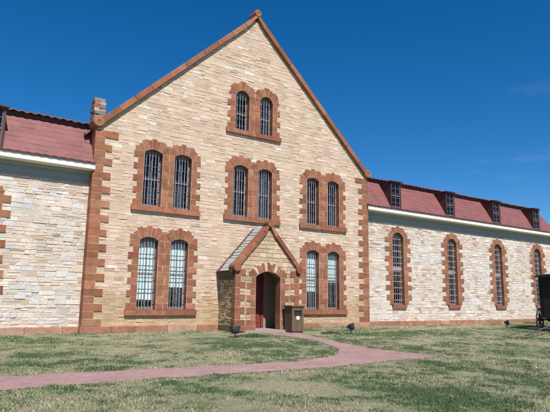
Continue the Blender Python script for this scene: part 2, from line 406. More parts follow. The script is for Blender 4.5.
# gable coping in long stones, kneelers and apex roll
nv = Vector((-SL, 0, 1)).normalized(); dv = Vector((1, 0, SL)).normalized()
L = math.hypot(W/2, APEX-HE)
mb = MB()
for s in (0, 1):
    k = 0.05; i = 0
    while k < L-.02:
        e = min(k+random.uniform(.75, 1.1), L+.10)
        if L-e < .4: e = L+.10
        base = Vector((0, 0, HE+.02))
        lo = base+dv*k-nv*.09; lo2 = base+dv*(e-.012)-nv*.09; hi2 = base+dv*(e-.012)+nv*.11; hi = base+dv*k+nv*.11
        P = [(q.x, q.z) for q in (lo, lo2, hi2, hi)]
        P = [(min(x, W/2-.002), z) for x, z in P]
        if s: P = [(W-x, z) for x, z in P][::-1]
        mb.prism(P, -.14, .42, red(), .015, back=True)
        k = e
mb.build('gable_coping', M['red'], B)
def disc(name, cx, cz, r, y0, y1, ring_=True):
    m_ = MB(); n = 28; t = red()
    prof = [(0, y0+.02), (r*.2, y0+.02), (r*.26, y0), (r*.86, y0), (r, y0+.03), (r, y1)]
    vs = []; 
    for q, y in prof:
        vs += [(cx+q*math.cos(2*PI*i/n), y, cz+q*math.sin(2*PI*i/n)) for i in range(n)]
    fs = [(j*n+i, j*n+(i+1) % n, (j+1)*n+(i+1) % n, (j+1)*n+i) for j in range(len(prof)-1) for i in range(n)]
    fs.append(tuple((len(prof)-1)*n+i for i in range(n)))
    m_.add(vs, fs, t); return m_.build(name, M['red'], B)
for cx in (.03, W-.03): disc('kneeler', cx, HE+.13, .20, -.155, .42)
disc('apex_roll', W/2, APEX+.20, .165, -.165, .36)
# chimney stack in rubble
mb = MB(); z = 7.2
cx, cy, cw, cd = .47, 1.75, .20, .24
while z < 8.5:
    h = random.uniform(.09, .14); k = random.uniform(0, .03)
    for sx in (-1, 1):
        for sy in (-1, 1):
            m0 = random.uniform(-.05, .05)
            x0, x1 = sorted((cx+m0*.5, cx+sx*(cw+random.uniform(-.02, .025)))); y0, y1 = sorted((cy, cy+sy*(cd+random.uniform(-.02, .025))))
            mb.box(x0, x1, y0, y1, z, z+h-.008, jit(random.choice([(.34, .16, .11), (.36, .28, .23), (.26, .19, .16), (.42, .36, .33), (.28, .13, .09)]), .15))
    mb.box(cx-cw+.03, cx+cw-.03, cy-cd+.03, cy+cd-.03, z-.01, z+h, (.4, .35, .3)); z += h
mb.build('chimney', M['stone'], B)
# plinth course along everything
def plinth(x0, x1, y, out=.07):
    mb = MB(); x = x0
    while x < x1:
        e = min(x1, x+random.uniform(.7, 1.3)); t = jit(random.choice([(.42, .20, .13), (.46, .25, .18), (.38, .17, .11), (.45, .28, .21)]), .1)
        mb.prism([(x+.004, -.25), (e-.004, -.25), (e-.004, .205), (x+.004, .205)], y-out+random.uniform(-.004, .004), y+.1, t, .02); x = e
    return mb
plinth(-.09, pd_x0-.004, 0).build('plinth', M['red'], B)
plinth(pd_x1+.004, W+.09, 0).build('plinth', M['red'], B)
plinth(XL-.05, .01, D).build('plinth', M['red'], B)
plinth(W-.01, XR+.05, D).build('plinth', M['red'], B)

# wings ------------------------------------------------------------------------
def wing(x0, x1, xs, end):
    """x0<x1; end = +1 when the free hip end is at x1, -1 at x0"""
    ZS = 4.27; w0 = .80; rise = .27; zsill = 1.0
    op = [(x-w0/2-.10, x+w0/2+.10, zsill-.1, ZS+rise+.06) for x in xs]
    mb = MB(); lay(mb, D, .2, FZ, lambda z: x0, lambda z: x1, op, (.09, .18), (.13, .40), pal_wing, (.001, .028), .005, .012, (.64, .55, .46), .007)
    mb.build('wing_wall', M['stone'], B)
    mb = MB(); BDW = 12.3; xe = x1 if end > 0 else x0
    vs = [(xe, D+.02, 0), (xe, BDW, 0), (xe, BDW, 5.4), (xe, D+.02, 5.4)]
    mb.add(vs, [(3, 2, 1, 0) if end > 0 else (0, 1, 2, 3)])
    mb.add([(x0, BDW, 0), (x1, BDW, 0), (x1, BDW, 5.4), (x0, BDW, 5.4)], [(3, 2, 1, 0)]); mb.build('side_wall', M['side'], B)
    mb = MB(); mb.box(x0+.3, x1-.3, D+.95, D+1.05, .1, 5.3); mb.build('interior_wall', M['dark'], B)
    for x in xs:
        mb = MB(); a = w0/2
        side_blocks(mb, x-a, -1, zsill, ZS, .23, D+Y0-.006, D+YB, .25, .50, first=False, vary=.05)
        side_blocks(mb, x+a, 1, zsill, ZS, .23, D+Y0-.006, D+YB, .25, .50, first=False, vary=.05)
        ring(mb, x, a, ZS, rise, D+Y0-.006, D+YB, .34, .28, 9)
        for s in (-1, 1):
            P = [(a+.02, ZS), (a+.3, ZS), (a+.3, ZS+.16), (a+.10, ZS+.16)]
            block(mb, [(x+u, z) for u, z in P] if s > 0 else [(x-u, z) for u, z in P][::-1], D+Y0+.002, D+YB)
        o = mb.build('window_surround', M['red'], B)
        sl = MB(); sl.prism([(x-.48, zsill-.19), (x+.48, zsill-.19), (x+.48, zsill-.008), (x-.48, zsill-.008)], D-.09, D+.2, red(), .012); sl.build('sill', M['red'], o)
        window(B, x, w0, zsill, ZS, rise, D, transom=2.72, nv=5, nh=11, label='tall narrow barred window with a pale panel across its middle')
    # frieze, moulded cornice, mansard
    xa, xb = (x0, x1) if end > 0 else (x0, x1)
    e0, e1 = (0, .30) if end > 0 else (.30, 0)
    mb = MB(); mb.box(x0-(.03 if end < 0 else 0), x1+(.03 if end > 0 else 0), D-.035, D+.1, FZ, 5.40)
    mb.box(x0-(.06 if end < 0 else 0), x1+(.06 if end > 0 else 0), D-.055, D+.1, FZ-.03, FZ+.03); mb.box(x0-(.08 if end < 0 else 0), x1+(.08 if end > 0 else 0), D-.10, D+.1, 5.27, 5.39)
    (mb.box(x1-.1, x1+.032, D+.1, BDW, FZ, 5.4) if end > 0 else mb.box(x0-.032, x0+.1, D+.1, BDW, FZ, 5.4))
    mb.build('frieze', M['frieze'], B)
    yo = D-.42
    mb = MB(); A, Bx = x0-e0, x1+e1
    prof = [(D+.1, 5.393), (yo+.05, 5.393), (yo+.035, 5.405), (yo+.005, 5.415), (yo, 5.42), (yo, 5.595), (yo+.15, 5.60)]
    n = len(prof)
    xi = lambda y: max(0, y-yo)
    def xs_(y): return (A+(xi(y) if end < 0 else 0), Bx-(xi(y) if end > 0 else 0))
    vs = [];
    for y, z in prof: l, r = xs_(y); vs += [(l, y, z), (r, y, z)]
    mb.add(vs, [(2*i, 2*i+1, 2*i+3, 2*i+2) for i in range(n-1)])
    vs = []                                         # the return round the end
    for y, z in prof:
        q = (Bx-xi(y)) if end > 0 else (A+xi(y)); vs += [(q, y, z), (q, BDW+.3, z)]
    mb.add(vs, [(2*i, 2*i+2, 2*i+3, 2*i+1) if end < 0 else (2*i, 2*i+1, 2*i+3, 2*i+2) for i in range(n-1)])
    mb.build('cornice', M['cream'], B)
    # mansard slope: pressed metal with shallow laps, wavy lower edge
    ys, zs0, yt, zt = yo+.03, 5.605, D+.42, 7.02
    T = (yt-ys); mb = MB(); NL = 7
    ex = (lambda t: T*t) # hip inset
    for k in range(NL):
        t0, t1 = k/NL, (k+1)/NL
        ya, yb_ = ys+T*t0, ys+T*t1; za, zb = zs0+(zt-zs0)*t0, zs0+(zt-zs0)*t1
        la, ra = A+(ex(t0) if end < 0 else 0), Bx-(ex(t0) if end > 0 else 0)
        lb, rb = A+(ex(t1) if end < 0 else 0), Bx-(ex(t1) if end > 0 else 0)
        x = la-(k % 2)*.22; 
        while x < ra:
            x2 = x+.44
            p0, p1 = max(x, la), min(x2, ra); q0, q1 = max(x, lb), min(x2, rb)
            if p1 > p0 and q1 > q0:
                o1, o2 = random.uniform(.0, .013), random.uniform(.0, .013)
                mb.add([(p0, ya-o1, za), (p1, ya-o2, za), (q1, yb_-.001, zb), (q0, yb_-.001, zb), (p0, ya+.015, za), (p1, ya+.015, za)], [(0, 1, 2, 3), (4, 5, 1, 0)], jit((.225, .085, .082), .08, .03))
            elif p1 > p0: mb.add([(p0, ya-.004, za), (p1, ya-.004, za), (max(min(p1, rb), lb), yb_, zb)], [(0, 1, 2)], (.205, .085, .088))
            x = x2
    # hip end and back
    q0 = Bx if end > 0 else A; sg = -1 if end > 0 else 1
    vs = [(q0, ys, zs0), (q0, BDW+.3, zs0), (q0+sg*T, BDW+.3-T, zt), (q0+sg*T, yt, zt)]
    mb.add(vs, [(0, 1, 2, 3) if end > 0 else (3, 2, 1, 0)])
    mb.add([(A, BDW+.3, zs0), (Bx, BDW+.3, zs0), (Bx, BDW+.3-T, zt), (A, BDW+.3-T, zt)], [(3, 2, 1, 0)])
    mb.t = [(.205, .085, .088) if t_ == (.5, .5, .5) else t_ for t_ in mb.t]; mb.build('mansard_slope', M['rooftile'], B)
    # wavy drip edge along the foot and curb sheet along the head
    def wavy(name, y0, z0, yb, zb, amp, thick, m, ov=0, wl=.27):
        w_ = MB(); l, r = (A+(T if (ov and end < 0) else 0)-(.0), Bx-(T if (ov and end > 0) else 0)); n_ = int((r-l)/.045); vs = []
        for i in range(n_+1):
            x = l+(r-l)*i/n_; c = (math.sin(2*PI*x/wl)+.25*math.sin(x*3.1)+.2*math.sin(x*7.7+2))*amp
            vs += [(x, y0, z0+c), (x, y0, z0+c-thick), (x, yb, zb+c), (x, yb, zb+c-thick)]
        fs = []
        for i in range(n_): a_ = 4*i; b_ = a_+4; fs += [(a_+1, b_+1, b_, a_), (a_, b_, b_+2, a_+2), (a_+3, b_+3, b_+1, a_+1)]
        w_.add(vs, fs); return w_.build(name, m, B, smooth=False)
    wavy('drip_edge', yo-.04, 5.625, yo+.10, 5.70, .009, .032, M['roof_dark'])
    mb = MB(); l, r = A+(T if end < 0 else 0), Bx-(T if end > 0 else 0)
    mb.box(l, r, yt-.03, yt+.06, 7.02, 7.16); 
    if end > 0: mb.box(r, r+.04, yt-.03, BDW+.3-T, 7.02, 7.16)
    else: mb.box(l-.04, l, yt-.03, BDW+.3-T, 7.02, 7.16)
    mb.build('curb_board', M['roof_dark'], B)
    wavy('upper_roof', yt-.16, 7.19, 6.3, 7.62, .022, .03, M['roof'], ov=1, wl=.26)
    mb = MB(); mb.add([(l, 6.3, 7.62), (r, 6.3, 7.62), (r, BDW+.3-T, 7.19), (l, BDW+.3-T, 7.19)], [(0, 1, 2, 3)]); mb.build('rear_roof', M['roof'], B)
    # dormers
    for x in xs:
        x = x-.42 if end > 0 else x+.12
        yd = -.045; hw = .37; zt_ = 6.97; zb_ = 5.64; dep = .76
        mb = MB()
        for s in (-1, 1):
            X0, X1 = sorted((x+s*hw, x+s*(hw-.03)))
            mb.add([(X0, yd+.04, zb_), (X0, yd+dep, zt_), (X0, yd+.04, zt_), (X1, yd+.04, zb_), (X1, yd+dep, zt_), (X1, yd+.04, zt_)], [(0, 1, 2), (5, 4, 3), (0, 3, 4, 1), (1, 4, 5, 2), (2, 5, 3, 0)])
        mb.box(x-hw, x-hw+.075, yd, yd+.06, zb_-.02, zt_); mb.box(x+hw-.075, x+hw, yd, yd+.06, zb_-.02, zt_)
        mb.box(x-hw+.075, x+hw-.075, yd, yd+.06, zt_-.07, zt_); mb.box(x-hw+.075, x+hw-.075, yd, yd+.06, zb_-.02, zb_+.08)
        d = mb.build('dormer', M['roof_dark'], B)
        mb = MB(); mb.prism([(x-hw-.06, zt_+.004), (x+hw+.06, zt_+.004), (x+hw+.06, zt_+.05), (x, zt_+.07), (x-hw-.06, zt_+.05)], yd-.09, yd+dep+.25, back=True); mb.build('dormer_roof', M['roof_dark'], d)
        mb = MB(); a = hw-.075
        for q in (-a, -.012, a-.03): mb.box(x+q, x+q+.03, yd+.03, yd+.055, zb_+.08, zt_-.07)
        for k in range(1, 5): z = zb_+.08+(zt_-zb_-.15)*k/5; mb.box(x-a, x+a, yd+.034, yd+.051, z-.009, z+.009)
        mb.box(x-a, x+a, yd+.022, yd+.058, (zb_+zt_)/2-.03, (zb_+zt_)/2+.03)
        mb.build('dormer_sash', M['sash'], d)
        mb = MB(); mb.add([(x-a, yd+.06, zb_+.08), (x+a, yd+.06, zb_+.08), (x+a, yd+.06, zt_-.07), (x-a, yd+.06, zt_-.07)], [(0, 1, 2, 3)]); mb.build('pane', M['glass'], d)
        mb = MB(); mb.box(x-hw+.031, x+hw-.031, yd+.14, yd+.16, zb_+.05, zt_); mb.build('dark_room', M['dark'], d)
wing(W-.02, XR, WX, 1)
wing(XL, .02, WXL, -1)
mb = MB(); mb.box(24.3, 24.62, 1.6, 1.9, 7.1, 7.46); mb.box(24.26, 24.66, 1.56, 1.94, 7.46, 7.50); mb.build('roof_vent', M['roof_dark'], B)

# porch --------------------------------------------------------------------
PD, PA, PE = 1.2, 3.86, 2.28; pc = 6.40; phw = (pd_x1-pd_x0)/2
P = empty('porch', (0, 0, 0), parent=B)
psl = (PA-PE)/phw
ow, ozs, ori, ofl = .56, 1.98, .22, .06
def pal_porch(x, z):
    return jit(random.choice([(.56, .42, .27), (.60, .46, .31), (.54, .39, .25), (.62, .49, .35), (.50, .37, .24), (.56, .41, .29)]), .12, .04)
mb = MB()
lay(mb, -PD, .2, PA-.08, lambda z: pc-phw+max(0, (z-PE)/psl)+.01, lambda z: pc+phw-max(0, (z-PE)/psl)-.01, [(pc-ow-.1, pc+ow+.1, -.1, ozs+ori+.06)], (.11, .19), (.18, .38), pal_porch, (.004, .026), .006, .006, (.46, .36, .24))
mb.build('porch_wall', M['stone'], P)
mb = MB()     # left flank in rough golden rubble, right flank
m2 = MB()
lay(m2, 0, .2, PE, lambda z: .0, lambda z: PD-.03, [], (.08, .17), (.10, .26), lambda x, z: jit(random.choice([(.50, .40, .24), (.42, .32, .19), (.56, .47, .31), (.34, .26, .17), (.46, .35, .22)]), .2, .05), (.003, .022), .008, .014, (.40, .31, .19))
for i, (x, y, z) in enumerate(m2.v): m2.v[i] = (pd_x0+y, -x, z)
m2.build('porch_flank', M['stone'], P)
m3 = MB()
lay(m3, 0, .2, PE, lambda z: .0, lambda z: PD-.03, [], (.08, .17), (.10, .26), pal_porch, (.005, .04), .01, .01, (.4, .3, .2))
for i, (x, y, z) in enumerate(m3.v): m3.v[i] = (pd_x1-y, x-PD+.03, z)
m3.build('porch_flank', M['stone'], P)
mb = MB(); ti = pal_porch(0, 1)
mb.box(pd_x0+.02, pd_x0+.33, -PD+.30, -.004, .0, PE); mb.box(pd_x1-.33, pd_x1-.02, -PD+.30, -.004, .0, PE)
mb.add([(pd_x0+.33, -PD+.31, PE), (pd_x1-.33, -PD+.31, PE), (pd_x1-.33, 0, PE), (pd_x0+.33, 0, PE)], [(0, 1, 2, 3), ])
mb.box(pc-ow-.6, pc-ow-.02, -PD+.302, -PD+.33, 0, PE); mb.box(pc+ow+.02, pc+ow+.6, -PD+.302, -PD+.33, 0, PE)
mb.add([(5.3, -.003, 0), (5.8, -.003, 0), (5.8, -.003, PE), (5.3, -.003, PE), (6.96, -.003, 0), (7.5, -.003, 0), (7.5, -.003, PE), (6.96, -.003, PE), (5.8, -.003, 2.13), (6.96, -.003, 2.13)], [(0, 1, 2, 3), (4, 5, 6, 7), (8, 9, 7, 2)])
mb.build('porch_inner_wall', M['plaster'], P)
mb = MB()     # arch, jambs in alternating blocks, corner quoins
yA = -PD-.03
side_blocks(mb, pc-ow, -1, .2, ozs, .223, yA, -PD+.30, .22, .42, True); side_blocks(mb, pc+ow, 1, .2, ozs, .223, yA, -PD+.30, .22, .42, True)
side_blocks(mb, pc-ow, -1, .02, .2, .22, yA-.03, -PD+.30, .87, .87, True, 0); side_blocks(mb, pc+ow, 1, .02, .2, .22, yA-.03, -PD+.30, .87, .87, True, 0)
ring(mb, pc, ow, ozs, ori, yA, -PD+.30, .34, .27, 13, cream=(.58, .46, .30))
for s in (-1, 1):
    Pq = [(ow+.02, ozs), (ow+.32, ozs), (ow+.32, ozs+.2), (ow+.12, ozs+.2)]
    block(mb, [(pc+u, z) for u, z in Pq] if s > 0 else [(pc-u, z) for u, z in Pq][::-1], yA+.008, -PD+.3)
mb.build('door_arch', M['red'], P)
for s in (-1, 1):
    mb = MB(); n = 9; h = (PE-.03-.2)/n
    for i in range(n):
        Lq = .43 if i % 2 == 0 else .22; z = .2+i*h; Lq += random.uniform(-.02, .02)
        a, b = (pd_x0-.02, pd_x0+Lq) if s < 0 else (pd_x1-Lq, pd_x1+.02)
        y0 = yA-.004+random.uniform(-.003, .003); Ly = -PD+(.22 if i % 2 == 0 else .12)
        mb.box(a+.004, b-.006, y0+.007, Ly-.008, z, z+h-.0005, jit(MORT, .05)); mb.prism([(a, z+.008), (b-.01, z+.008), (b-.01, z+h-.008), (a, z+h-.008)], y0, Ly, red(), .004)
    mb.build('porch_quoins', M['red'], P)
mb = MB()
for s in (0, 1):
    nn = Vector((-psl, 0, 1)).normalized(); dd = Vector((1, 0, psl)).normalized(); LL = math.hypot(phw, PA-PE); k = -.06
    while k < LL:
        e = min(k+random.uniform(.5, .7), LL+.12)
        if LL-e < .3: e = LL+.12
        base = Vector((pd_x0, 0, PE+.03)); pts = [base+dd*k-nn*.06, base+dd*(e-.01)-nn*.06, base+dd*(e-.01)+nn*.11, base+dd*k+nn*.11]
        Q = [(min(q.x, pc-.001), q.z) for q in pts]
        if s: Q = [(2*pc-x, z) for x, z in Q][::-1]
        mb.prism(Q, -PD-.10, -PD+.26, red(), .012, back=True); k = e
for s in (-1, 1):   # small carved kneelers and apex
    x = pc+s*(phw-.02); mb.tube((x, -PD-.13, PE+.03), (x, -PD+.28, PE+.03), .15, 18, tint=red())
mb.tube((pc, -PD-.13, PA+.16), (pc, -PD+.28, PA+.16), .13, 18, tint=red())
mb.build('porch_coping', M['red'], P)
# ribbed metal porch roof (old galvanised sheet), west slope and east slope
for s in (-1, 1):
    mb = MB(); n = 26; ov = .16; vs = []
    for i in range(n*4+1):
        v = i/(n*4); y = -PD+.2+(PD-.22)*v
        for k in (0, 1):
            d0 = -ov if k == 0 else phw; c = .014*math.sin(i*PI/2)
            x = pd_x0+d0; z = PE+.07+psl*d0+c
            vs.append((x if s < 0 else 2*pc-x, y, z))
    mb.add(vs, [(2*i, 2*i+2, 2*i+3, 2*i+1) for i in range(n*4)])
    # cross laps and strips of bare metal
    o = mb.build('porch_roof', None or M['roof_dark'], P)
    st = MB(); k = 0.0; dd = Vector((1, 0, psl)).normalized(); nn = Vector((-psl, 0, 1)).normalized(); LLr = math.hypot(phw+ov, (phw+ov)*psl)
    x0 = pd_x0-ov; z0 = PE+.07-psl*ov
    kk = .02; j = 0
    while kk < LLr-.12:
        a_ = Vector((x0, 0, z0))+dd*kk+nn*.02; b_ = Vector((x0, 0, z0))+dd*(kk+.085)+nn*.035
        y0_, y1_ = -PD+.27, -.28+random.uniform(-.05, .05)
        f = (lambda q: q.x if s < 0 else 2*pc-q.x)
        st.add([(f(a_), y0_, a_.z), (f(b_), y0_, b_.z), (f(b_), y1_, b_.z), (f(a_), y1_, a_.z), (f(a_), y0_, a_.z-.02), (f(a_), y1_, a_.z-.02)], [(0, 1, 2, 3), (0, 3, 5, 4)])
        kk += random.uniform(.12, .17)
    st.build('roof_strips', M['zinc'], o)
for s in (-1, 1):    # dark box added under each porch eave to paint in the shadow there
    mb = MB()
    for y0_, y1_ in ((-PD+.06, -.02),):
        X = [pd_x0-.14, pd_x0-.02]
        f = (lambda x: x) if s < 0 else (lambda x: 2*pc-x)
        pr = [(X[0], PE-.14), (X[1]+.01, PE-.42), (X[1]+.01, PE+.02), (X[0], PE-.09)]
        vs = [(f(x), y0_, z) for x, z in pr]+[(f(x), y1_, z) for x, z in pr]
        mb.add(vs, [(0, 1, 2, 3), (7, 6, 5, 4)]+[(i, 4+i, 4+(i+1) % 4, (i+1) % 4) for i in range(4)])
    mb.build('eave_shade_box', M['eave_shade'], P)
mb = MB(); mb.box(pd_x0+.3, pd_x1-.3, -PD-.25, -.01, -.1, .045); mb.build('porch_floor', M['slab'], P)
mb = MB()
mb.box(5.80, 5.90, -.05, .05, .05, 2.12); mb.box(6.86, 6.96, -.05, .05, .05, 2.12); mb.box(5.90, 6.86, -.05, .05, 2.02, 2.12)
for q in range(2):
    x0 = 5.90+.48*q; mb.box(x0+.004, x0+.476, .0, .05, .05, 2.02)
    for z in (.25, 1.15): mb.box(x0+.08, x0+.40, -.02, .0, z, z+.7)
dr = mb.build('door', M['door'], P)
mb = MB(); mb.tube((6.33, -.05, 1.05), (6.33, -.001, 1.05), .03, 12); mb.build('handle', M['iron'], dr)

# ================================================================== GROUND
def gz(x, y): return .0228*max(y, -45) if y < 0 else 0.0
SLOPE = .0228
main_in = [(6.02, -1.15), (5.98, -2.37), (6.05, -3.7), (5.62, -5.6), (4.75, -7.0), (3.95, -7.75), (2.83, -8.02), (1.9, -8.12), (-3.35, -7.68), (-9, -7.3), (-16, -7.0)]
main_out = [(-16, -8.6), (-9, -8.8), (-3.5, -8.93), (-1.38, -8.98), (1.31, -9.1), (2.75, -9.17), (4.32, -9.0), (5.86, -8.92), (6.7, -8.72), (6.35, -7.9), (6.22, -6.6), (6.62, -4.6), (7.15, -2.6), (7.45, -1.45)]
def smooth_poly(pts, n=6):
    out = []
    for i in range(len(pts)-1):
        p0, p1, p2, p3 = pts[max(0, i-1)], pts[i], pts[i+1], pts[min(len(pts)-1, i+2)]
        for k in range(n):
            t = k/n; out.append(tuple(.5*((2*p1[c])+(-p0[c]+p2[c])*t+(2*p0[c]-5*p1[c]+4*p2[c]-p3[c])*t*t+(-p0[c]+3*p1[c]-3*p2[c]+p3[c])*t**3) for c in (0, 1)))
    out.append(pts[-1]); return out
poly = smooth_poly(main_in)+smooth_poly(main_out)
_p = []
for i in range(len(poly)):
    a, b = poly[i], poly[(i+1) % len(poly)]; L_ = math.hypot(b[0]-a[0], b[1]-a[1]); k_ = max(1, int(L_/.14)) if L_ < 3 else 1
    _p += [(a[0]+(b[0]-a[0])*j/k_, a[1]+(b[1]-a[1])*j/k_) for j in range(k_)]
poly = [(x+.03*math.sin(x*5+y*3)+random.uniform(-.016, .016), y+.03*math.sin(x*4.1-y*7)+random.uniform(-.016, .016)) for x, y in _p]
PX = np.array(poly)
def inside(x, y):
    r = np.zeros(x.shape, bool); j = len(PX)-1
    for i in range(len(PX)):
        xi, yi = PX[i]; xj, yj = PX[j]
        c = ((yi > y) != (yj > y)) & (x < (xj-xi)*(y-yi)/((yj-yi) or 1e-9)+xi); r ^= c; j = i
    return r
def dist_path(x, y):
    d = np.full(x.shape, 9.)
    for i in range(len(PX)):
        a = PX[i-1]; b = PX[i]; ab = b-a; L2 = (ab**2).sum() or 1e-9
        t = np.clip(((x-a[0])*ab[0]+(y-a[1])*ab[1])/L2, 0, 1)
        d = np.minimum(d, np.hypot(x-a[0]-t*ab[0], y-a[1]-t*ab[1]))
    return d
def vn(x, y, s, seed):          # value noise
    r = np.random.default_rng(seed); G = r.random((128, 128)); X = x*s+1000; Y = y*s+1000
    xi = np.floor(X).astype(int); yi = np.floor(Y).astype(int); fx = X-xi; fy = Y-yi; fx = fx*fx*(3-2*fx); fy = fy*fy*(3-2*fy)
    g = lambda a, b: G[a % 128, b % 128]
    return (g(xi, yi)*(1-fx)+g(xi+1, yi)*fx)*(1-fy)+(g(xi, yi+1)*(1-fx)+g(xi+1, yi+1)*fx)*fy
def fbm(x, y, s, seed): return (vn(x, y, s, seed)*.5+vn(x, y, s*2.1, seed+1)*.28+vn(x, y, s*4.3, seed+2)*.14+vn(x, y, s*9, seed+3)*.08)
def ell(x, y, cx, cy, a, b, rot=0):
    c, s = math.cos(rot), math.sin(rot); u = ((x-cx)*c+(y-cy)*s)/a; v = (-(x-cx)*s+(y-cy)*c)/b
    return np.clip(1.25-np.hypot(u, v), 0, 1)
def cover(x, y):
    """(green 0..1, dark 0..1, density 0..1) of the turf"""
    n = fbm(x, y, .55, 5); n2 = fbm(x, y, 1.7, 15); n3 = fbm(x, y, 5.0, 25)
    g = .53+1.5*(n-.5)+1.4*(n2-.5)+1.5*(n3-.5)
    g += .40*ell(x, y, 1.7, -11.7, 1.9, .75, -.95)+.35*ell(x, y, -1.5, -10.2, 1.2, .6, .1)+.3*ell(x, y, 3.1, -5.2, 2.6, .5, .15)+.5*ell(x, y, 4.9, -2.9, .9, .6, .3)+.35*ell(x, y, 1.5, -6.9, 3.0, .35, 0)
    g += .3*ell(x, y, 3.6, -3.0, 1.8, .6, 0)+.35*ell(x, y, 10.5, -3.1, 3.0, .45, .1)
    g -= 1.0*ell(x, y, .55, -10.7, 1.25, .6, -.75)+.35*ell(x, y, -1.3, -5.6, 2.4, .5, .1)+.25*ell(x, y, 10.2, -5.8, 3, 1.0, .2)+.5*ell(x, y, 15, -1.6, 6, .7, .05)+.3*ell(x, y, 3.3, -13.6, .8, .7, 0)
    d = np.clip((g-.55)*2.4+2.6*(n3-.5), 0, 1)
    den = np.clip(.62+1.4*(n2-.45)+1.8*(n3-.5)+.5*(g-.4), .12, 1)
    return np.clip(g, 0, 1), d, den
# far plain + near ground share one sheet (graded grid reaching the horizon)
xs = np.concatenate([[-3000, -900, -300, -120, -60, -30], np.arange(-18, 34.01, .16), [45, 80, 150, 400, 1000, 3000]])
ys = np.concatenate([[-3000, -900, -300, -100, -60, -45, -30, -22], np.arange(-16, .41, .12), [2, 8, 20, 45, 100, 300, 1000, 3000]])
X, Y = np.meshgrid(xs, ys); Zg = np.where(Y < 0, SLOPE*np.maximum(Y, -45), 0)
near = (X > -18) & (X < 34) & (Y > -16) & (Y < .3); ip = inside(X, Y); dp = dist_path(X, Y)
amp = np.clip((dp-.15)/.6, 0, 1)*~ip*near*np.clip((-Y-.1)/.6, 0, 1)
Zg = Zg+amp*(fbm(X, Y, .9, 40)-.5)*.05+amp*(fbm(X, Y, 4, 44)-.5)*.02
Zg = np.where(ip | (dp < .12), Zg-.012, Zg)
nx, ny = len(xs), len(ys)
idx = np.arange(nx*ny).reshape(ny, nx)
faces = np.stack([idx[:-1, :-1], idx[:-1, 1:], idx[1:, 1:], idx[1:, :-1]], -1).reshape(-1, 4)
me = bpy.data.meshes.new('ground'); me.from_pydata(np.stack([X, Y, Zg], -1).reshape(-1, 3).tolist(), [], faces.tolist())
g_, d_, den_ = cover(X, Y)
TAN, TAN2, GRN, DGR, DIRT = map(np.array, [(.42, .375, .25), (.52, .47, .33), (.225, .285, .135), (.10, .15, .07), (.36, .275, .20)])
base = TAN*(1-g_[..., None])+GRN*.85*g_[..., None]
base = base*(1-.35*d_[..., None])+DGR*.35*d_[..., None]
bare = np.clip((.42-fbm(X, Y, 1.1, 77))*6, 0, 1)*.6; bare = np.maximum(bare, np.clip(1-dp/.18, 0, 1)*.7*near)
bare = np.maximum(bare, .7*np.clip(1-(-Y)/.5, 0, 1)*near)
base = base*(1-bare[..., None])+DIRT*bare[..., None]
a = me.color_attributes.new('Tint', 'FLOAT_COLOR', 'POINT'); arr = np.ones((nx*ny, 4), np.float32); arr[:, :3] = base.reshape(-1, 3); a.data.foreach_set('color', arr.ravel())
m, nt, b = mat('dry_turf_soil'); at = nt.nodes.new('ShaderNodeAttribute'); at.attribute_name = 'Tint'
c = mul(nt, at.outputs['Color'], ramp(nt, noise(nt, 9, 8, .75), [(.3, .62), (.7, 1.15)])); c = mul(nt, c, ramp(nt, noise(nt, 70, 4, .8), [(.3, .6), (.7, 1.2)]))
nt.links.new(c, b.inputs['Base Color']); b.inputs['Roughness'].default_value = .95; b.inputs['Specular IOR Level'].default_value = .1
bump(nt, b, noise(nt, 40, 6, .8), 1.0, .03); me.materials.append(m); me.shade_smooth()
o = bpy.data.objects.new('ground', me); COL.objects.link(o); tag(o, 'dry patchy lawn sloping up to the building', 'ground', kind='structure')
# path sheet
import bmesh
bm = bmesh.new(); vs = [bm.verts.new((x, y, SLOPE*y+.006)) for x, y in poly]; f = bm.faces.new(vs); bmesh.ops.triangulate(bm, faces=[f])
r = bmesh.ops.recalc_face_normals(bm, faces=bm.faces)
me = bpy.data.meshes.new('path'); bm.to_mesh(me); bm.free()
m, nt, b = mat('red_path_surface')
rgb = nt.nodes.new('ShaderNodeRGB'); rgb.outputs[0].default_value = (.32, .195, .185, 1)
c = mul(nt, rgb.outputs[0], ramp(nt, noise(nt, 1.3, 8, .7), [(.3, .72), (.5, 1.0), (.7, 1.15)])); c = mul(nt, c, ramp(nt, noise(nt, 7, 8, .75), [(.35, .78), (.6, 1.08)])); c = mul(nt, c, ramp(nt, noise(nt, 60, 4, .8), [(.3, .75), (.7, 1.12)]))
nt.links.new(c, b.inputs['Base Color']); b.inputs['Roughness'].default_value = .9; bump(nt, b, noise(nt, 90, 4, .7), .5, .006)
me.materials.append(m); o = bpy.data.objects.new('path', me); COL.objects.link(o); tag(o, 'pinkish red path crossing the lawn and turning up to the porch', 'path', kind='structure')
